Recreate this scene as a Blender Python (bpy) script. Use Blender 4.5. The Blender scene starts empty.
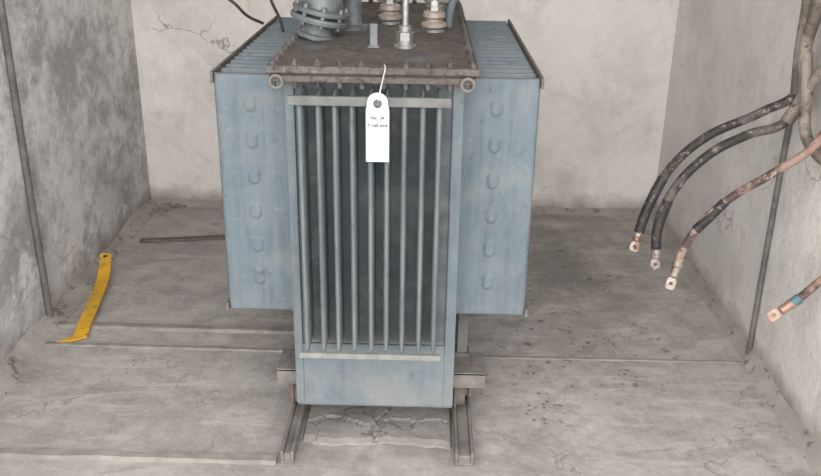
import bpy, bmesh, math, random
from mathutils import Vector, Matrix, noise
random.seed(7)
S=bpy.context.scene
try:
    S.view_settings.view_transform='Standard'
    S.view_settings.look='None'
except Exception: pass

# ------------------------------------------------------------ materials
def lin(c):
    return tuple(((x/255)/12.92 if x/255<=0.04045 else (((x/255)+0.055)/1.055)**2.4) for x in c)+(1,)
class N:
    def __init__(s,name):
        s.m=bpy.data.materials.new(name); s.m.use_nodes=True
        s.t=s.m.node_tree; s.n=s.t.nodes; s.l=s.t.links
        s.b=s.n['Principled BSDF']
        g=s.n.new('ShaderNodeNewGeometry'); s.pos=g.outputs['Position']; s.nor=g.outputs['Normal']
    def link(s,a,b): s.l.new(a,b)
    def noise(s,scale,detail=6,rough=.6,vec=None,dist=0):
        n=s.n.new('ShaderNodeTexNoise'); n.inputs['Scale'].default_value=scale
        n.inputs['Detail'].default_value=detail; n.inputs['Roughness'].default_value=rough
        n.inputs['Distortion'].default_value=dist
        s.link(vec or s.pos,n.inputs['Vector']); return n.outputs['Fac']
    def ramp(s,f,stops):
        r=s.n.new('ShaderNodeValToRGB'); e=r.color_ramp.elements
        while len(e)<len(stops): e.new(.5)
        for i,(p,c) in enumerate(stops):
            e[i].position=p; e[i].color=c if isinstance(c,tuple) else (c,c,c,1)
        s.link(f,r.inputs['Fac']); return r.outputs['Color']
    def mix(s,f,a,b,mode='MIX'):
        m=s.n.new('ShaderNodeMix'); m.data_type='RGBA'; m.blend_type=mode
        for sock,v in ((m.inputs[0],f),(m.inputs[6],a),(m.inputs[7],b)):
            if hasattr(v,'links'): s.link(v,sock)
            else: sock.default_value=v
        return m.outputs[2]
    def math(s,op,a,b=0.0,clamp=False):
        m=s.n.new('ShaderNodeMath'); m.operation=op; m.use_clamp=clamp
        for sock,v in ((m.inputs[0],a),(m.inputs[1],b)):
            if hasattr(v,'links'): s.link(v,sock)
            else: sock.default_value=v
        return m.outputs[0]
    def xyz(s,v=None):
        n=s.n.new('ShaderNodeSeparateXYZ'); s.link(v or s.pos,n.inputs[0]); return n.outputs
    def comb(s,x,y,z):
        n=s.n.new('ShaderNodeCombineXYZ')
        for i,v in enumerate((x,y,z)):
            if hasattr(v,'links'): s.link(v,n.inputs[i])
            else: n.inputs[i].default_value=v
        return n.outputs[0]
    def maprange(s,v,a,b,c=0,d=1):
        n=s.n.new('ShaderNodeMapRange'); s.link(v,n.inputs[0])
        for i,x in enumerate((a,b,c,d)): n.inputs[i+1].default_value=x
        return n.outputs[0]
    def cracks(s,scale,dscale,w0,w1,off=0.0):
        ck=s.n.new('ShaderNodeTexVoronoi'); ck.feature='DISTANCE_TO_EDGE'; ck.inputs['Scale'].default_value=scale
        wv=s.n.new('ShaderNodeVectorMath'); wv.operation='ADD'
        w2=s.n.new('ShaderNodeVectorMath'); w2.operation='ADD'; w2.inputs[1].default_value=(off,off*.7,off*.3)
        nn=s.n.new('ShaderNodeTexNoise'); nn.inputs['Scale'].default_value=dscale; nn.inputs['Detail'].default_value=8; s.link(s.pos,nn.inputs['Vector'])
        s.link(s.pos,wv.inputs[0]); s.link(nn.outputs['Color'],wv.inputs[1]); s.link(wv.outputs[0],w2.inputs[0]); s.link(w2.outputs[0],ck.inputs['Vector'])
        return s.ramp(ck.outputs['Distance'],[(w0,1.0),(w1,0.0)])
    def out(s,col,rough=.8,bump=None,bs=.3,bd=.01,metal=0):
        if hasattr(col,'links'): s.link(col,s.b.inputs['Base Color'])
        else: s.b.inputs['Base Color'].default_value=col
        if hasattr(rough,'links'): s.link(rough,s.b.inputs['Roughness'])
        else: s.b.inputs['Roughness'].default_value=rough
        s.b.inputs['Metallic'].default_value=metal
        if bump is not None:
            n=s.n.new('ShaderNodeBump'); n.inputs['Strength'].default_value=bs; n.inputs['Distance'].default_value=bd
            s.link(bump,n.inputs['Height']); s.link(n.outputs[0],s.b.inputs['Normal'])
        return s.m
def simple(name,c1,c2,scale=15,rough=.6,metal=0,bump=.2,c3=None,s3=60,thr=.62):
    n=N(name); f=n.ramp(n.noise(scale),[(.35,0.0),(.65,1.0)])
    c=n.mix(f,lin(c1),lin(c2))
    if c3: c=n.mix(n.ramp(n.noise(s3,8,.7),[(thr,0.0),(thr+.06,1.0)]),c,lin(c3))
    return n.out(c,rough,n.noise(scale*4),bump,.003,metal)

def enamel(name,a,b,dust,damt):
    n=N(name); x=n.xyz()
    f=n.ramp(n.noise(4,6,.6),[(.35,0.0),(.65,1.0)])
    c=n.mix(f,lin(a),lin(b))
    sv=n.comb(n.math('MULTIPLY',x[0],55),n.math('MULTIPLY',x[1],55),n.math('MULTIPLY',x[2],3))
    st=n.ramp(n.noise(1,6,.65,sv),[(.48,0.0),(.72,1.0)])
    c=n.mix(n.math('MULTIPLY',st,damt),c,lin(dust))
    sv2=n.comb(n.math('MULTIPLY',x[0],30),n.math('MULTIPLY',x[1],30),n.math('MULTIPLY',x[2],2))
    st2=n.ramp(n.noise(1.3,6,.65,sv2),[(.50,0.0),(.72,1.0)])
    c=n.mix(n.math('MULTIPLY',st2,.5),c,lin((64,70,73)))
    cl=n.ramp(n.noise(7,8,.7,dist=.5),[(.48,0.0),(.64,1.0)])
    c=n.mix(n.math('MULTIPLY',cl,.45),c,lin((120,122,120)))
    sp=n.ramp(n.noise(55,6,.75),[(.62,0.0),(.68,1.0)])
    c=n.mix(n.math('MULTIPLY',sp,.4),c,lin((150,152,149)))
    dk=n.ramp(n.noise(17,8,.78),[(.58,0.0),(.66,1.0)])
    c=n.mix(n.math('MULTIPLY',dk,.5),c,lin((60,61,60)))
    low=n.math('MULTIPLY',n.maprange(x[2],.5,.1),n.ramp(n.noise(9,6,.65),[(.36,0.0),(.6,1.0)]))
    c=n.mix(n.math('MULTIPLY',low,.7),c,lin((130,129,125)))
    nz=n.xyz(n.nor)[2]
    up=n.math('MULTIPLY',n.ramp(nz,[(.5,0.0),(.9,1.0)]),n.ramp(n.noise(12,7,.7),[(.3,.45),(.6,1.0)]))
    c=n.mix(n.math('MULTIPLY',up,.75),c,lin((100,95,88)))
    return n.out(c,.68,n.noise(30,4),.15,.004)
M_enamel=enamel('enamel_blue_grey',(86,99,107),(97,109,116),(112,117,118),.4)
M_enamel_f=enamel('enamel_fins',(88,97,102),(106,113,116),(136,137,134),.6)
M_enamel_d=enamel('enamel_gap_shade_and_leg',(62,69,73),(74,81,84),(88,90,90),.4)  # dark enamel: shade of the fin gaps as colour, and the dark leg
n=N('lid_grime'); c=n.mix(n.ramp(n.noise(10,7,.65),[(.35,0.0),(.65,1.0)]),lin((72,66,61)),lin((98,91,85)))
c=n.mix(n.ramp(n.noise(45,8,.75),[(.5,0.0),(.62,1.0)]),c,lin((54,48,44)))
c=n.mix(n.ramp(n.noise(70,6,.7),[(.60,0.0),(.67,1.0)]),c,lin((124,118,112)))
c=n.mix(n.ramp(n.noise(7,4,.5),[(.58,0.0),(.66,1.0)]),c,lin((90,94,96)))
M_lid=n.out(c,.85,n.noise(60),.6,.005)
M_bar=simple('bar_weathered',(86,88,88),(106,107,105),20,.7,0,.2,(70,62,56))
M_bar2=simple('bar_dusty',(114,114,111),(134,134,130),20,.7,0,.2,(84,78,70))
M_grey=simple('grey_casting',(90,95,98),(120,124,126),18,.5,.2,.3,(66,62,58))
M_steel=simple('bright_steel',(140,140,138),(170,170,166),30,.4,.7,.1,(84,78,72),50,.58)
M_brass=simple('copper_brass',(140,104,86),(170,138,118),30,.45,.6,.2)
M_porc=simple('porcelain',(128,114,105),(158,147,139),20,.35,0,.05,(92,73,62))
M_black=simple('black_rubber',(34,33,33),(52,50,49),25,.6,0,.3,(100,94,88),50,.62)
M_dark=simple('dark_conduit',(84,81,77),(112,108,102),20,.7,0,.3,(138,132,124))
def cablemat(name,a,b,c3,s=7):
    n=N(name); c=n.mix(n.ramp(n.noise(s,5,.65),[(.46,0.0),(.56,1.0)]),lin(a),lin(b))
    c=n.mix(n.ramp(n.noise(40,8,.75),[(.55,0.0),(.63,1.0)]),c,lin(c3)); return n.out(c,.65,n.noise(90),.5,.004)
M_cable=cablemat('cable_sleeve',(42,39,38),(90,82,77),(140,130,123))
M_bundle=cablemat('cable_sleeve_dusty',(104,95,88),(144,133,125),(62,55,51))
M_cabpink=cablemat('cable_copper_screen',(74,60,56),(152,124,112),(172,152,141),9)
M_tape=simple('cable_tape_dark',(34,32,33),(58,54,54),20,.55,0,.3,(126,118,113),60,.58)
M_teal=simple('tape_teal',(70,106,114),(90,130,138),30,.5)
M_lug=simple('lug_tinned',(134,122,113),(172,162,153),30,.45,.4,.3,(112,80,64),40,.50)
M_lugcu=simple('lug_copper',(156,120,103),(180,154,139),30,.4,.5,.2)
M_white=simple('plastic_white',(178,178,177),(186,186,185),6,.45)
M_ink=simple('ink',(40,40,48),(56,56,64),6,.6)
M_string=simple('string_white',(180,178,173),(200,197,192),20,.7)
n=N('yellow_paint'); c=n.mix(n.ramp(n.noise(8,7,.7),[(.44,0.0),(.6,1.0)]),lin((212,160,30)),lin((184,148,58)))
c=n.mix(n.ramp(n.noise(36,8,.7),[(.56,0.0),(.64,1.0)]),c,lin((112,94,66))); M_yellow=n.out(c,.6,n.noise(40),.2,.003)
M_rust=simple('rusty_steel',(88,81,75),(116,108,101),22,.8,0,.4,(70,60,51))
M_rail=simple('rail_dusty',(94,90,86),(124,119,114),16,.85,0,.5,(74,69,65))
M_strip=simple('floor_angle_iron',(124,119,114),(152,146,140),12,.85,0,.4,(98,88,79))
M_stone=simple('rubble',(112,104,97),(138,129,121),12,.95,0,1.0)
M_cob=simple('debris_fillet',(138,133,128),(164,159,153),5,.98,0,1.0,(106,98,91),18,.56)

def floormat(name,plinth=False):
    n=N(name); x=n.xyz()
    if plinth: c=n.mix(n.ramp(n.noise(3.2,8,.6),[(.38,0.0),(.62,1.0)]),lin((128,123,119)),lin((150,145,140)))
    else: c=n.mix(n.ramp(n.noise(2.2,8,.6),[(.38,0.0),(.62,1.0)]),lin((152,147,143)),lin((178,173,168)))
    c=n.mix(n.ramp(n.noise(9,9,.72),[(.45,0.0),(.75,1.0)]),c,lin((128,123,119)))
    c=n.mix(n.ramp(n.noise(38,9,.75),[(.54,0.0),(.74,1.0)]),c,lin((160,155,150) if plinth else (188,183,178)))
    if not plinth:
        sw=n.comb(n.math('MULTIPLY',x[0],3),n.math('MULTIPLY',x[1],14),0)
        c=n.mix(n.math('MULTIPLY',n.ramp(n.noise(1,7,.65,sw,.8),[(.52,0.0),(.66,1.0)]),.5),c,lin((192,187,182)))
    def blob(cx,cy,rx,ry):
        dx=n.math('DIVIDE',n.math('SUBTRACT',x[0],cx),rx); dy=n.math('DIVIDE',n.math('SUBTRACT',x[1],cy),ry)
        d=n.math('ADD',n.math('MULTIPLY',dx,dx),n.math('MULTIPLY',dy,dy))
        return n.maprange(d,1.0,.1)
    def drops(scale,thr,ns,nt):
        vo=n.n.new('ShaderNodeTexVoronoi'); vo.inputs['Scale'].default_value=scale
        mv=n.n.new('ShaderNodeVectorMath'); mv.operation='ADD'; nz=n.n.new('ShaderNodeTexNoise'); nz.inputs['Scale'].default_value=scale*.9
        n.link(n.pos,nz.inputs['Vector']); ms=n.n.new('ShaderNodeVectorMath'); ms.operation='SCALE'; ms.inputs['Scale'].default_value=.9/scale
        n.link(nz.outputs['Color'],ms.inputs[0]); n.link(n.pos,mv.inputs[0]); n.link(ms.outputs[0],mv.inputs[1]); n.link(mv.outputs[0],vo.inputs['Vector'])
        return n.math('MULTIPLY',n.ramp(vo.outputs['Distance'],[(thr,1.0),(thr+.12,0.0)]),n.ramp(n.noise(ns,4,.6),[(nt,0.0),(nt+.05,1.0)]))
    if not plinth:
        reg=n.math('MAXIMUM',n.math('MAXIMUM',blob(.60,3.25,.38,.85),blob(.36,2.70,.28,.45)),blob(.75,2.85,.3,.3))
        reg=n.math('MULTIPLY',reg,1.4,True)
        dr=n.math('MAXIMUM',n.math('MAXIMUM',drops(16,.12,5,.50),drops(34,.16,6,.50)),drops(9,.10,5,.55))
        wet=n.math('MULTIPLY',blob(.62,3.75,.5,.75),n.ramp(n.noise(4,6,.6),[(.36,0.0),(.56,1.0)]))
        c=n.mix(n.math('MULTIPLY',wet,.65),c,lin((112,108,104)))
        wet3=n.math('MULTIPLY',blob(.5,2.95,.5,.7),n.ramp(n.noise(6,8,.7,dist=.5),[(.5,0.0),(.62,1.0)]))
        c=n.mix(n.math('MULTIPLY',wet3,.5),c,lin((118,113,109)))
        wet2=n.math('MULTIPLY',blob(-.12,2.3,.6,.85),n.ramp(n.noise(7,6,.6),[(.36,0.0),(.6,1.0)]))
        c=n.mix(n.math('MULTIPLY',wet2,.6),c,lin((116,111,107)))
        c=n.mix(n.math('MULTIPLY',n.math('MULTIPLY',dr,reg),.75,True),c,lin((78,74,72)))
    if plinth:
        c=n.mix(n.math('MULTIPLY',n.cracks(1.7,3,.003,.010),.7),c,lin((74,70,66)))
    else:
        cr=n.math('MULTIPLY',n.cracks(.9,4,.001,.005,.4),n.ramp(n.noise(1.3,3),[(.46,0.0),(.52,1.0)]))
        c=n.mix(n.math('MULTIPLY',cr,.6),c,lin((84,80,76)))
    return n.out(c,.92,n.noise(35,10,.7),.6,.008)
M_floor=floormat('floor_concrete'); M_plinth=floormat('plinth_mortar',True)

def wallmat(name,base,alt,low,lowz,patch,brick=0,stain=(176,166,155),stamt=.4,foot_c=(132,119,108),amp=1.1,mot=.35):
    n=N(name); x=n.xyz()
    c=n.mix(n.ramp(n.noise(1.7,7,.6),[(.38,0.0),(.62,1.0)]),lin(base),lin(alt))
    h=n.math('ADD',x[2],n.math('MULTIPLY',n.math('SUBTRACT',n.noise(2.6,8,.68,dist=.4),.5),amp))
    c=n.mix(n.math('MULTIPLY',n.maprange(h,lowz+.35,lowz-.25),patch),c,lin(low))
    c=n.mix(n.math('MULTIPLY',n.ramp(n.noise(5,9,.72,dist=.6),[(.52,0.0),(.7,1.0)]),stamt),c,lin(stain))
    # damp blotches
    c=n.mix(n.math('MULTIPLY',n.ramp(n.noise(1.9,9,.7,n.comb(x[0],x[1],n.math('ADD',x[2],7.3))),[(.50,0.0),(.62,1.0)]),mot),c,lin((176,173,169)))
    if brick:
        c=n.mix(n.math('MULTIPLY',n.ramp(n.noise(2.6,10,.74,n.comb(x[1],x[2],9.7)),[(.47,0.0),(.58,1.0)]),.7),c,lin((140,139,138)))
        c=n.mix(n.math('MULTIPLY',n.ramp(n.noise(3.4,10,.74,n.comb(x[1],x[2],4.2)),[(.52,0.0),(.58,1.0)]),.75),c,lin((226,224,220)))
        c=n.mix(n.math('MULTIPLY',n.ramp(n.noise(13,10,.8,n.comb(x[1],x[2],2.2)),[(.50,0.0),(.60,1.0)]),.3),c,lin((128,126,124)))
    c=n.mix(n.math('MULTIPLY',n.ramp(n.noise(26,9,.75),[(.58,0.0),(.68,1.0)]),.4),c,lin((234,231,227)))
    c=n.mix(n.math('MULTIPLY',n.ramp(n.noise(33,9,.75),[(.62,0.0),(.68,1.0)]),.25),c,lin((134,126,118)))
    foot=n.math('ADD',x[2],n.math('MULTIPLY',n.noise(9,5,.6),.16))
    c=n.mix(n.maprange(foot,.19,.07),c,lin(foot_c))
    cr=n.math('MULTIPLY',n.cracks(.7,2,.0005,.003,2.3),n.ramp(n.noise(1.4,3),[(.52,0.0),(.57,1.0)]))
    c=n.mix(n.math('MULTIPLY',cr,.7),c,lin((110,101,94)))
    hgt=n.noise(14,10,.7)
    if brick:
        br=n.n.new('ShaderNodeTexBrick'); n.link(n.comb(x[1],x[2],0),br.inputs['Vector'])
        br.inputs['Scale'].default_value=1; br.inputs['Mortar Size'].default_value=.010; br.inputs['Mortar Smooth'].default_value=1
        br.inputs['Brick Width'].default_value=.40; br.inputs['Row Height'].default_value=.2
        hgt=n.math('SUBTRACT',hgt,n.math('MULTIPLY',br.outputs['Fac'],.10))
    return n.out(c,.93,hgt,.8,.018)
M_wl=wallmat('plaster_left',(232,230,227),(214,213,211),(190,189,187),.5,.8,1,stain=(168,165,162),stamt=.4,amp=2.6,mot=.3)
M_wb=wallmat('plaster_back',(232,228,224),(222,217,212),(212,204,196),.2,.4)
M_wr=wallmat('plaster_right',(234,230,226),(220,216,212),(196,191,186),.2,.7)
M_ceil=simple('ceiling_plaster',(230,228,225),(220,218,215),3,.95)
M_yard=simple('yard_ground',(166,162,156),(184,180,174),3,.95,0,.5)

# ------------------------------------------------------------ mesh helpers
def obj(name,bm,mat,parent=None,smooth=False,bevel=0,seg=2):
    me=bpy.data.meshes.new(name); bm.normal_update(); bm.to_mesh(me); bm.free()
    o=bpy.data.objects.new(name,me); S.collection.objects.link(o)
    for m in (mat if isinstance(mat,(list,tuple)) else [mat]): me.materials.append(m)
    if smooth:
        for p in me.polygons: p.use_smooth=True
    if bevel:
        b=o.modifiers.new('bev','BEVEL'); b.width=bevel; b.segments=seg; b.limit_method='ANGLE'
    if parent: o.parent=parent
    return o
def empty(name):
    e=bpy.data.objects.new(name,None); S.collection.objects.link(e); e.empty_display_size=.1; return e
def box(bm,x0,x1,y0,y1,z0,z1,mi=0):
    v=[bm.verts.new((x,y,z)) for z in (z0,z1) for y in (y0,y1) for x in (x0,x1)]
    for f in ((0,2,3,1),(4,5,7,6),(0,1,5,4),(2,6,7,3),(0,4,6,2),(1,3,7,5)):
        bm.faces.new([v[i] for i in f]).material_index=mi
def boxo(name,x0,x1,y0,y1,z0,z1,mat,parent=None,bevel=.002):
    bm=bmesh.new(); box(bm,x0,x1,y0,y1,z0,z1); return obj(name,bm,mat,parent,bevel=bevel)
def lathe(bm,prof,c=(0,0,0),rot=None,seg=28,mi=0):
    rings=[]
    for r,z in prof:
        ring=[]
        for i in range(seg):
            a=2*math.pi*i/seg; p=Vector((r*math.cos(a),r*math.sin(a),z))
            if rot: p=rot@p
            ring.append(bm.verts.new(p+Vector(c)))
        rings.append(ring)
    for a,b in zip(rings,rings[1:]):
        for i in range(seg):
            f=bm.faces.new((a[i],a[(i+1)%seg],b[(i+1)%seg],b[i])); f.material_index=mi
    bm.faces.new(list(reversed(rings[0]))).material_index=mi; bm.faces.new(rings[-1]).material_index=mi
def cyl(bm,c,r,h,seg=24,rot=None,mi=0): lathe(bm,[(r,0),(r,h)],c,rot,seg,mi)
def tube(name,pts,r,mat,parent=None,cyclic=False,res=8,radii=None):
    cu=bpy.data.curves.new(name,'CURVE'); cu.dimensions='3D'; cu.bevel_depth=r; cu.bevel_resolution=4; cu.resolution_u=res
    sp=cu.splines.new('BEZIER'); sp.bezier_points.add(len(pts)-1); sp.use_cyclic_u=cyclic
    for i,(b,p) in enumerate(zip(sp.bezier_points,pts)):
        b.co=p; b.handle_left_type=b.handle_right_type='AUTO'
        if radii: b.radius=radii[i]
    cu.use_fill_caps=True
    o=bpy.data.objects.new(name,cu); S.collection.objects.link(o); cu.materials.append(mat)
    if parent: o.parent=parent
    return o

# ------------------------------------------------------------ room
XL,XR,YB,YF,ZC=-1.45,1.215,4.36,1.15,2.7
boxo('floor',XL-.2,XR+.2,YF-.1,YB+.2,-.15,0,M_floor,bevel=0)
boxo('wall_left',XL-.2,XL,YF,YB+.2,0,ZC,M_wl,bevel=0)
boxo('wall_right',XR,XR+.2,YF,YB+.2,0,ZC,M_wr,bevel=0)
boxo('wall_back',XL,XR,YB,YB+.2,0,ZC,M_wb,bevel=0)
boxo('ceiling',XL-.2,XR+.2,YF,YB+.2,ZC,ZC+.15,M_ceil,bevel=0)
boxo('ground',-12,12,-14,YF-.1,-.2,-.03,M_yard,bevel=0)

def fillet(name,p0,p1,inward,w,h,mat,seed):
    p0=Vector(p0);p1=Vector(p1);d=p1-p0;L=d.length;d.normalize();inw=Vector(inward)
    bm=bmesh.new();K=int(L/.02);Mn=8;rows=[]
    for i in range(K+1):
        s=i/K*L; ww=w*(.85+.45*noise.noise(Vector((s*2.1,seed,0)))+.15*noise.noise(Vector((s*14,seed,3))))
        hh=h*(.8+.4*noise.noise(Vector((s*3.3,seed,7))))
        ww=max(ww,.012);hh=max(hh,.008);row=[]
        for j in range(Mn+1):
            t=j/Mn
            z=hh*(1-t)**1.1+ .006*noise.noise(Vector((s*22,t*6+seed,1)))*(1-t)
            if j==Mn: z=-.004
            row.append(bm.verts.new(p0+d*s+inw*(ww*t)+Vector((0,0,z))))
        rows.append(row)
    for a,b in zip(rows,rows[1:]):
        for j in range(Mn): bm.faces.new((a[j],b[j],b[j+1],a[j+1]))
    bmesh.ops.recalc_face_normals(bm,faces=bm.faces)
    return obj(name,bm,mat)
fillet('debris_fillet_left',(XL,YF,0),(XL,YB,0),(1,0,0),.085,.05,M_cob,1.3)  # debris and mortar fillets along the wall feet, no fitted baseboard
fillet('debris_fillet_right',(XR,YF,0),(XR,YB,0),(-1,0,0),.045,.05,M_cob,5.3)
fillet('debris_fillet_back',(XL,YB,0),(XR,YB,0),(0,-1,0),.06,.03,M_cob,9.1)

def strip(name,p0,p1,w,h,mat):
    p0=Vector(p0);p1=Vector(p1);d=(p1-p0);L=d.length;d.normalize();s=Vector((-d.y,d.x,0))*w/2
    bm=bmesh.new();K=max(2,int(L/.04));prev=None
    for i in range(K+1):
        c=p0+d*(L*i/K)+s*.3*noise.noise(Vector((i*.3,p0.x*5,0))); hh=h*(1+.3*noise.noise(Vector((i*.4,2,p0.y))))
        r=[bm.verts.new(c-s+Vector((0,0,-.003))),bm.verts.new(c-s*.9+Vector((0,0,hh))),bm.verts.new(c+s*.9+Vector((0,0,hh))),bm.verts.new(c+s+Vector((0,0,-.003)))]
        if prev:
            for j in range(3): bm.faces.new((prev[j],prev[j+1],r[j+1],r[j]))
        else: bm.faces.new(r)
        prev=r
    bm.faces.new(list(reversed(prev)))
    bmesh.ops.recalc_face_normals(bm,faces=bm.faces)
    return obj(name,bm,mat)
strip('trim_1',(-1.40,2.965,0),(-.46,2.955,0),.035,.014,M_strip)
strip('trim_2',(-1.40,2.82,0),(-.42,2.81,0),.020,.008,M_strip)
strip('trim_3',(.20,2.80,0),(1.18,2.805,0),.014,.004,M_strip)
strip('trim_4',(-1.44,2.15,0),(-.42,2.15,0),.030,.015,M_strip)

# ------------------------------------------------------------ transformer
T=empty('power_transformer')
TX0,TX1,TY0,TY1,TZ0,TZ1=-.372,.102,2.28,3.52,.115,1.13
bm=bmesh.new(); box(bm,TX0,TX1,TY0,TY1,TZ0,TZ1); obj('tank',bm,M_enamel,T,bevel=.006)
boxo('fin_gap_shade_plate',TX0+.03,TX1-.03,2.276,2.282,.345,1.115,M_enamel_d,T,0)  # added dark plate that paints shade into the gaps behind the front fins
bm=bmesh.new(); box(bm,-.41,.135,2.225,3.56,1.146,1.164); box(bm,-.405,.13,2.23,3.555,1.122,1.138)
obj('lid_flange',bm,M_lid,T,bevel=.002)
boxo('lid_gasket',-.40,.125,2.235,3.55,1.137,1.147,M_black,T,0)
bm=bmesh.new()
def bolt(bm,x,y,z,r=.009):
    cyl(bm,(x,y,z),r*1.35,.002,12); cyl(bm,(x,y,z+.002),r,.008,6); cyl(bm,(x,y,z+.01),r*.5,.006,8)
xs=[-.395+i*(.515/9) for i in range(10)]
for xx in xs:
    bolt(bm,xx,2.243,1.164); bolt(bm,xx,3.54,1.164)
for i in range(1,18):
    for xx in (-.395,.12): bolt(bm,xx,2.243+i*1.297/18,1.164)
for xx in xs: cyl(bm,(xx,2.243,1.106),.007,.016,6)
obj('lid_bolts',bm,M_lid,T)
def fin_profile(bm,axis,pos,th,a0,a1,z0,z1):
    h=th/2
    sec=[(a0,h),(a0+(a1-a0)*.86,h),(a1-(a1-a0)*.03,h*.55),(a1,0),(a1-(a1-a0)*.03,-h*.55),(a0+(a1-a0)*.86,-h),(a0,-h)]
    sg=[]
    for z,k in ((z0,.25),(z0+.02,1),(z1-.02,1),(z1,.25)):
        ring=[]
        for a,t in sec:
            aa=a if k==1 else a0+(a-a0)*.96
            p=(pos+t*k,aa,z) if axis=='y' else (aa,pos+t*k,z)
            ring.append(bm.verts.new(p))
        sg.append(ring)
    m=len(sec)
    for A,B in zip(sg,sg[1:]):
        for i in range(m): bm.faces.new((A[i],A[(i+1)%m],B[(i+1)%m],B[i]))
    bm.faces.new(sg[0]); bm.faces.new(list(reversed(sg[-1])))
bm=bmesh.new()
for i in range(9): fin_profile(bm,'y',-.320+i*.0447+(.0015 if i%3==1 else -.001),.015,2.285,2.172,.352,1.105)
bmesh.ops.recalc_face_normals(bm,faces=bm.faces)
obj('front_fins',bm,M_enamel_f,T,bevel=.001)
bm=bmesh.new()
box(bm,-.348,.066,2.160,2.172,1.078,1.102); obj('front_top_bar',bm,M_bar,T,bevel=.002)
bm=bmesh.new(); box(bm,-.342,.058,2.158,2.173,.350,.366); obj('front_bottom_bar',bm,M_bar2,T,bevel=.002)
bm=bmesh.new(); box(bm,TX0,TX0+.025,2.268,2.284,.13,1.12); box(bm,TX1-.03,TX1,2.268,2.284,.13,1.12); box(bm,TX0+.01,TX1-.01,2.272,2.284,.125,.335)
obj('tank_front_plate',bm,M_enamel,T,bevel=.003)
for side,(xi,xo) in enumerate(((TX0+.002,-.585),(TX1-.002,.315))):
    bm=bmesh.new()
    NF=19
    for i in range(1,NF):
        fin_profile(bm,'x',2.392+i*.0595,.026,xi,xo,.385,1.112)
    bmesh.ops.recalc_face_normals(bm,faces=bm.faces)
    nm='left' if side==0 else 'right'
    obj('radiator_fins_'+nm,bm,M_enamel,T,bevel=.001)
    bm=bmesh.new(); x0,x1=min(xi,xo),max(xi,xo); NX,NZ=80,260; g=[]
    dz=[1.03-.106*k for k in range(6)]; cxd=-.487 if side==0 else .197
    for j in range(NZ+1):
        z=.385+(1.112-.385)*j/NZ; row=[]
        for i in range(NX+1):
            x=x0+(x1-x0)*i/NX; y=2.378
            for k,zc in enumerate(dz):
                dx=(x-cxd)/.013; dd=max(abs(z-zc)-.008,0)/.013
                r=math.sqrt(dx*dx+dd*dd)
                if r<1.5:
                    t=max(0,min(1,(1.5-r)/.7)); y-=.005*t*t*(3-2*t)
            e=min(abs(x-xo),.012)/.012; y+=.008*(1-e)**2
            e=min(z-.385,1.112-z,.010)/.010; y+=.008*(1-e)**2
            y+=.002*noise.noise(Vector((x*6,z*5,side*9)))
            row.append(bm.verts.new((x,y,z)))
        g.append(row)
    for j in range(NZ):
        for i in range(NX): bm.faces.new((g[j][i],g[j][i+1],g[j+1][i+1],g[j+1][i]))
    o=obj('radiator_front_sheet_'+nm,bm,M_enamel,T,smooth=True)
    m=o.modifiers.new('sol','SOLIDIFY'); m.thickness=.014; m.offset=-1
    bm=bmesh.new(); s=-1 if side==0 else 1
    for z in (1.098,.40):
        a,b=sorted((xo,xo+s*.008)); box(bm,a,b,2.372,3.50,z-.013,z+.017 if z>1 else z+.012)
    obj('radiator_tie_bars_'+nm,bm,M_rust,T,bevel=.001)
for k,xx in enumerate((-.385,.108)):
    pts=[(xx+.016*math.cos(a),2.222,1.124+.016*math.sin(a)) for a in [i*math.pi/3 for i in range(6)]]
    tube('lifting_eye_%d'%(k+1),pts,.0045,M_dark,T,True)
bm=bmesh.new(); c=(-.335,2.68,1.164)
R1=Matrix.Rotation(math.radians(12),3,'Y')
lathe(bm,[(.060,0),(.060,.012),(.048,.016),(.046,.045),(.088,.050),(.090,.062),(.088,.066),(.050,.068),(.050,.074),(.086,.076),(.088,.088),(.060,.092),(.056,.13),(.066,.15),(.060,.20),(.05,.21)],c,R1,36)
for i in range(8):
    a=i*math.pi/4+.2; p=R1@Vector((.074*math.cos(a),.074*math.sin(a),.040)); cyl(bm,Vector(c)+p,.008,.062,6,R1)
obj('filler_flange',bm,M_grey,T,bevel=.001)
bm=bmesh.new(); c=(-.24,2.86,1.164)
lathe(bm,[(.05,0),(.05,.012),(.03,.016),(.03,.10),(.045,.104),(.045,.115),(.03,.12),(.03,.26)],c,None,28); obj('conservator_pipe',bm,M_grey,T)
bm=bmesh.new(); box(bm,-.162,-.140,2.515,2.523,1.164,1.232); box(bm,-.168,-.134,2.505,2.530,1.164,1.170); obj('lid_bracket',bm,M_grey,T,bevel=.002)
bm=bmesh.new(); c=(-.062,2.53,1.164)
lathe(bm,[(.032,0),(.032,.008),(.024,.010),(.024,.02)],c,None,24); lathe(bm,[(.026,.02),(.026,.045)],c,None,6); lathe(bm,[(.018,.045),(.018,.062),(.009,.064),(.009,.26)],c,None,20)
obj('thermometer_pocket',bm,M_steel,T,bevel=.001)
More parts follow.
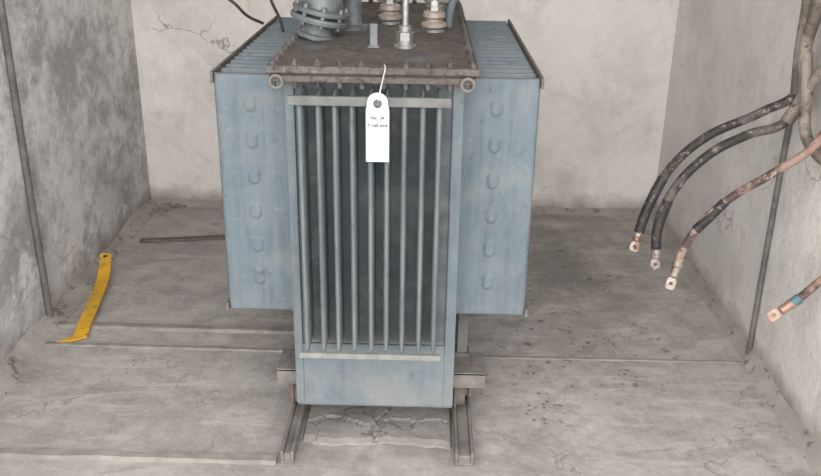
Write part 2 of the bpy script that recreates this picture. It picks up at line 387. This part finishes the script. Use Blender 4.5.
def bushing(name,x,y,s=1.0):
    c=(x,y,1.164); bm=bmesh.new()
    lathe(bm,[(.045*s,0),(.045*s,.010),(.034*s,.012),(.034*s,.03)],c,None,28,0)
    for i in range(3):
        a=i*2.094+.5; cyl(bm,(x+.038*s*math.cos(a),y+.038*s*math.sin(a),1.170),.006,.016,6,None,2)
    pr=[(.028*s,.03)]
    z=.034
    for k in range(5):
        pr+=[(.028*s,z),(.046*s,z+.010),(.048*s,z+.016),(.030*s,z+.026)]; z+=.032
    pr+=[(.026*s,z+.01)]
    lathe(bm,pr,c,None,32,1)
    lathe(bm,[(.018*s,z+.01),(.018*s,z+.03),(.008,z+.032),(.008,z+.09)],c,None,16,2)
    lathe(bm,[(.016,z+.045),(.016,z+.06)],c,None,6,2)
    obj(name,bm,[M_grey,M_porc,M_brass],T)
for k,xx in enumerate((.035,-.135,-.30)): bushing('hv_bushing_%d'%(k+1),xx,3.25,1.05)
def lvb(name,x,y):
    c=(x,y,1.164); bm=bmesh.new()
    lathe(bm,[(.036,0),(.036,.008),(.028,.01)],c,None,24,1)
    lathe(bm,[(.030,.01),(.040,.016),(.040,.026),(.028,.032),(.028,.040),(.036,.046),(.034,.060),(.022,.066)],c,None,28,0)
    lathe(bm,[(.022,.066),(.022,.078)],c,None,6,1); lathe(bm,[(.027,.078),(.027,.083)],c,None,20,1); lathe(bm,[(.020,.083),(.020,.096)],c,None,6,1); lathe(bm,[(.010,.096),(.010,.15)],c,None,14,1)
    obj(name,bm,[M_porc,M_steel],T)
lvb('lv_bushing_1',.022,2.84); lvb('lv_bushing_2',-.125,3.0)
tube('oil_gauge_pipe',[(.07,2.92,1.166),(.075,2.92,1.22),(.10,2.93,1.30),(.12,2.95,1.40)],.013,M_enamel,T)
bm=bmesh.new()
for y0 in (2.35,3.22):
    box(bm,-.445,.205,y0,y0+.012,.145,.198); box(bm,-.445,.205,y0+.12,y0+.132,.145,.198); box(bm,-.445,.205,y0,y0+.132,.190,.199)
obj('cross_channels',bm,M_rail,T,bevel=.002)
bm=bmesh.new()
RY=Matrix.Rotation(math.pi/2,3,'Y')
for xx in (-.405,.110):
    for yy in (2.42,3.29):
        lathe(bm,[(.030,0),(.062,.001),(.062,.008),(.052,.010),(.050,.034),(.020,.036),(.020,.045)],(xx,yy,.098),RY,28)
        box(bm,xx-.012,xx-.004,yy-.03,yy+.03,.09,.2); box(bm,xx+.048,xx+.056,yy-.03,yy+.03,.09,.2)
obj('wheels',bm,M_rust,T)
bm=bmesh.new(); box(bm,.118,.150,2.46,2.50,.19,.40); box(bm,.11,.158,2.45,2.51,.199,.21); obj('support_leg',bm,M_enamel_d,T,bevel=.002)
for k,(xc,yy) in enumerate(((-.387,2.14),(.138,2.15))):
    hw=.020 if k==0 else .028
    bm=bmesh.new(); box(bm,xc-hw,xc+hw,yy,3.6,0,.010); box(bm,xc-hw,xc-hw+.010,yy,3.6,.010,.044); box(bm,xc+hw-.010,xc+hw,yy,3.6,.010,.044)
    box(bm,xc-hw+.01,xc+hw-.01,yy+.001,3.6,.009,.036)
    obj('rail_channel_%d'%(k+1),bm,M_rail,T,bevel=.003)
bm=bmesh.new(); NX,NY=60,120; g=[]
for j in range(NY+1):
    row=[]
    for i in range(NX+1):
        x=-.362+.468*i/NX; e=.05*noise.noise(Vector((x*6,1,1)))+.02*noise.noise(Vector((x*25,1,1)))
        y=2.24+e+(1.26)*j/NY
        z=.010+.004*noise.noise(Vector((x*8,y*8,0)))+.0015*noise.noise(Vector((x*50,y*50,0)))
        for cx_,cy_ in ((-.13,None),(None,2.36)):
            d=abs(x-cx_-.05*noise.noise(Vector((0,y*8,2)))) if cx_ is not None else abs(y-cy_-.05*noise.noise(Vector((x*9,0,5))))
            if d<.005: z-=.007
        z*=min(1,j/3)
        if j==0 or i in (0,NX) or j==NY: z=-.003
        row.append(bm.verts.new((x,y,z)))
    g.append(row)
for j in range(NY):
    for i in range(NX): bm.faces.new((g[j][i],g[j][i+1],g[j+1][i+1],g[j+1][i]))
obj('mortar_plinth',bm,M_plinth)

# ------------------------------------------------------------ tag
G=empty('hanging_label_tag')
cu=bpy.data.curves.new('tag_plate','CURVE'); cu.dimensions='2D'; cu.fill_mode='BOTH'; cu.extrude=.0012
def poly(pts):
    sp=cu.splines.new('POLY'); sp.points.add(len(pts)-1); sp.use_cyclic_u=True
    for p,q in zip(sp.points,pts): p.co=(q[0],q[1],0,1)
w=.0295
pts=[(-w,-.172),(w,-.172),(w,-.036)]+[(.027,-.026)]
pts+=[(.026*math.cos(a),-.016+.024*math.sin(a)) for a in [math.radians(t) for t in range(0,181,15)]]
pts+=[(-.027,-.026),(-w,-.036)]
poly(pts); poly([(.011*math.cos(-a),-.020+.011*math.sin(-a)) for a in [i*math.pi/10 for i in range(20)]])
o=bpy.data.objects.new('tag_plate',cu); S.collection.objects.link(o); cu.materials.append(M_white); o.parent=G
TG=(-.120,2.154,1.108)
o.location=TG; o.rotation_euler=(math.radians(90),0,0)
for s,zz,sz in (('No.  24',-.060,.011),('T-160 kVA',-.080,.0115)):
    tc=bpy.data.curves.new('tag_print','FONT'); tc.body=s; tc.size=sz; tc.align_x='CENTER'; tc.extrude=.0004; tc.offset=.0003
    to=bpy.data.objects.new('tag_print',tc); S.collection.objects.link(to); tc.materials.append(M_ink); to.parent=G
    to.location=(TG[0],TG[1]-.0014,TG[2]+zz); to.rotation_euler=(math.radians(90),0,0)
tube('tag_string',[(-.118,2.150,1.096),(-.113,2.156,1.122),(-.107,2.20,1.150),(-.104,2.222,1.166),(-.108,2.24,1.17)],.0018,M_string,G)

# ------------------------------------------------------------ conduits
tube('wall_conduit',[(XL+.014,2.99,0.0),(XL+.014,2.985,.6),(XL+.014,2.99,1.3),(XL+.014,2.98,2.69)],.013,M_dark)
tube('wall_conduit.001',[(XR-.012,2.83,0.0),(XR-.012,2.84,.6),(XR-.012,2.835,1.3),(XR-.012,2.84,2.69)],.010,M_dark)

# ------------------------------------------------------------ cables
CB=empty('power_cable_bundle')
A=[(1.165,2.72,2.70),(1.12,2.71,1.9),(1.113,2.7,1.466),(1.127,2.68,1.300),(1.139,2.7,1.150),(1.158,2.72,1.016),(1.064,2.73,.948),(.895,2.75,.848),(.789,2.76,.714),(.744,2.75,.597),(.729,2.75,.525)]
B=[(1.17,2.66,2.70),(1.12,2.64,1.9),(1.108,2.62,1.471),(1.131,2.62,1.307),(1.134,2.66,1.156),(1.160,2.68,1.007),(1.124,2.68,.930),(1.005,2.68,.883),(.882,2.68,.802),(.791,2.68,.665),(.769,2.68,.553),(.773,2.68,.496)]
Cc=[(1.17,2.56,2.70),(1.15,2.52,1.6),(1.146,2.5,1.157),(1.168,2.5,.954),(1.147,2.52,.893),(1.064,2.55,.807),(.939,2.58,.697),(.869,2.6,.594),(.832,2.6,.510),(.825,2.6,.468)]
D=[(1.225,2.33,.60),(1.178,2.36,.537),(1.134,2.38,.468),(1.109,2.38,.444)]
tube('cable_trunk_1',A[:6],.0195,M_bundle,CB); tube('cable_1',A[4:],.0150,M_cable,CB)
tube('cable_trunk_2',B[:7],.0195,M_bundle,CB); tube('cable_2',B[5:],.0150,M_cable,CB)
tube('cable_3',Cc,.0135,M_cabpink,CB)
tube('cable_4',D,.0125,M_cabpink,CB)
tube('cable_trunk_3',[(1.139,2.66,1.150),(1.150,2.63,1.03),(1.158,2.60,.911),(1.190,2.57,.86),(1.225,2.55,.83)],.018,M_bundle,CB)
tube('cable_trunk_4',[(1.21,2.54,1.26),(1.191,2.56,1.175),(1.156,2.62,1.064),(1.150,2.68,.96),(1.13,2.68,.925)],.015,M_bundle,CB)
boxo('wall_clamp',1.09,1.215,2.60,2.74,1.88,1.91,M_rust,CB)
def lug(name,p0,p1,mat,w=.032):
    p0=Vector(p0);p1=Vector(p1);d=(p1-p0).normalized();L=(p1-p0).length
    side=d.cross(Vector((0,-.6,.8))).normalized();up=side.cross(d).normalized()
    Mx=Matrix((side,up,d)).transposed()
    bm=bmesh.new(); lathe(bm,[(.0165,-.03),(.0165,.0),(.0145,.004),(.0145,L*.45)],p0,Mx,20)
    r=w/2;hc=Vector((0,0,L*.78))
    N_=24; outl=[];hole=[]
    for i in range(N_):
        a=2*math.pi*i/N_; ca,sa=math.cos(a),math.sin(a)
        k=1/max(abs(ca),abs(sa)); ox=r*ca*min(k,1.15); oz=L*.26*sa*min(k,1.2)
        outl.append((ox,oz)); hole.append((.006*ca,.006*sa))
    vs=[]
    for up_ in (-.003,.003):
        vs.append([[bm.verts.new(p0+Mx@(hc+Vector((x,up_,z)))) for x,z in l] for l in (outl,hole)])
    for i in range(N_):
        j=(i+1)%N_
        for lv,fl in ((0,1),(1,0)):
            q=[vs[lv][0][i],vs[lv][0][j],vs[lv][1][j],vs[lv][1][i]]; bm.faces.new(q if fl else q[::-1])
        bm.faces.new((vs[0][0][i],vs[1][0][i],vs[1][0][j],vs[0][0][j])); bm.faces.new((vs[0][1][i],vs[0][1][j],vs[1][1][j],vs[1][1][i]))
    bmesh.ops.recalc_face_normals(bm,faces=bm.faces)
    obj(name,bm,mat,CB,bevel=.001)
for k,(a,b) in enumerate((((.729,2.75,.525),(.715,2.74,.460)),((.773,2.68,.496),(.775,2.67,.425)),((.825,2.6,.468),(.806,2.59,.392)),((1.109,2.38,.444),(1.050,2.37,.402)))):
    lug('lug_%d'%(k+1),a,b,M_lugcu if k==3 else M_lug)
tube('sleeve_1',A[8:],.017,M_tape,CB); tube('sleeve_2',B[9:],.017,M_tape,CB); tube('sleeve_3',Cc[6:8],.016,M_tape,CB); tube('sleeve_4',D[2:],.0155,M_teal,CB)

tube('hanging_wire',[(-.80,3.2,2.69),(-.80,3.2,1.6),(-.735,3.2,1.235),(-.686,3.2,1.19),(-.653,3.22,1.15),(-.60,3.25,1.118)],.0055,M_black)
tube('hanging_wire.001',[(-.60,3.1,2.69),(-.58,3.1,1.5),(-.545,3.1,1.23),(-.513,3.1,1.154),(-.50,3.08,1.118)],.0055,M_black)

# ------------------------------------------------------------ things on the floor
def strap(name,pts,w,th,mat,side):
    bm=bmesh.new(); sd=Vector(side).normalized()*w/2; prev=None
    for i,p in enumerate(pts):
        p=Vector(p); r=[bm.verts.new(p-sd),bm.verts.new(p+sd),bm.verts.new(p+sd+Vector((0,0,th))),bm.verts.new(p-sd+Vector((0,0,th)))]
        if prev:
            for j in range(4): bm.faces.new((prev[j],prev[(j+1)%4],r[(j+1)%4],r[j]))
        else: bm.faces.new(r)
        prev=r
    bm.faces.new(prev[::-1]); bmesh.ops.recalc_face_normals(bm,faces=bm.faces)
    return obj(name,bm,mat,bevel=.001)
Y=empty('yellow_metal_strap')
o=strap('bar',[(-1.325,2.83,.002),(-1.275,2.87,.002),(-1.285,2.93,.012),(-1.30,3.05,.020),(-1.325,3.22,.026),(-1.345,3.33,.032),(-1.365,3.42,.060),(-1.375,3.46,.085)],.050,.010,M_yellow,(1,.15,0)); o.parent=Y
bm=bmesh.new(); cyl(bm,(-1.372,3.445,.087),.009,.003,16); o=obj('bolt_hole',bm,M_black,Y)
strap('steel_flat_bar',[(-1.335,3.80,.012),(-1.32,3.825,.003),(-1.2,3.845,.003),(-.9,3.90,.003)],.034,.010,M_rust,(0,1,0))
bm=bmesh.new()
for k,(x,y,s) in enumerate(((-1.35,4.28,.026),(-1.30,4.30,.016),(-1.39,4.24,.018),(-1.33,4.24,.010),(-1.26,4.31,.010),(-1.40,4.17,.012))):
    n0=len(bm.verts); bmesh.ops.create_icosphere(bm,subdivisions=2,radius=s); bm.verts.ensure_lookup_table()
    for v in bm.verts[n0:]:
        v.co*=1+.6*noise.noise(v.co*40+Vector((k*5,0,0))); v.co.z*=.7; v.co.x*=1.3
        v.co+=Vector((x,y,s*.45))
obj('rubble_pile',bm,M_stone)

# ------------------------------------------------------------ light & camera
W=bpy.data.worlds.new('sky'); S.world=W; W.use_nodes=True
bg=W.node_tree.nodes['Background']; bg.inputs[0].default_value=(.995,.988,.985,1); bg.inputs[1].default_value=3.75
sd=bpy.data.lights.new('daylight','SUN'); sd.energy=1.8; sd.angle=math.radians(55); sd.color=(1,.985,.965)
so=bpy.data.objects.new('daylight',sd); S.collection.objects.link(so)
so.rotation_euler=Vector((.0,1,-.30)).to_track_quat('-Z','Y').to_euler(); so.location=(0,-3,4)
cam=bpy.data.cameras.new('camera'); co=bpy.data.objects.new('camera',cam); S.collection.objects.link(co)
cam.sensor_width=36; cam.sensor_fit='HORIZONTAL'; cam.lens=873/821*36; cam.clip_start=.05
co.matrix_world=Matrix(((.9996,-.0211,.0138,0),(.0207,.3757,-.9265,0),(.0144,.9266,.3756,1.6),(0,0,0,1)))
S.camera=co
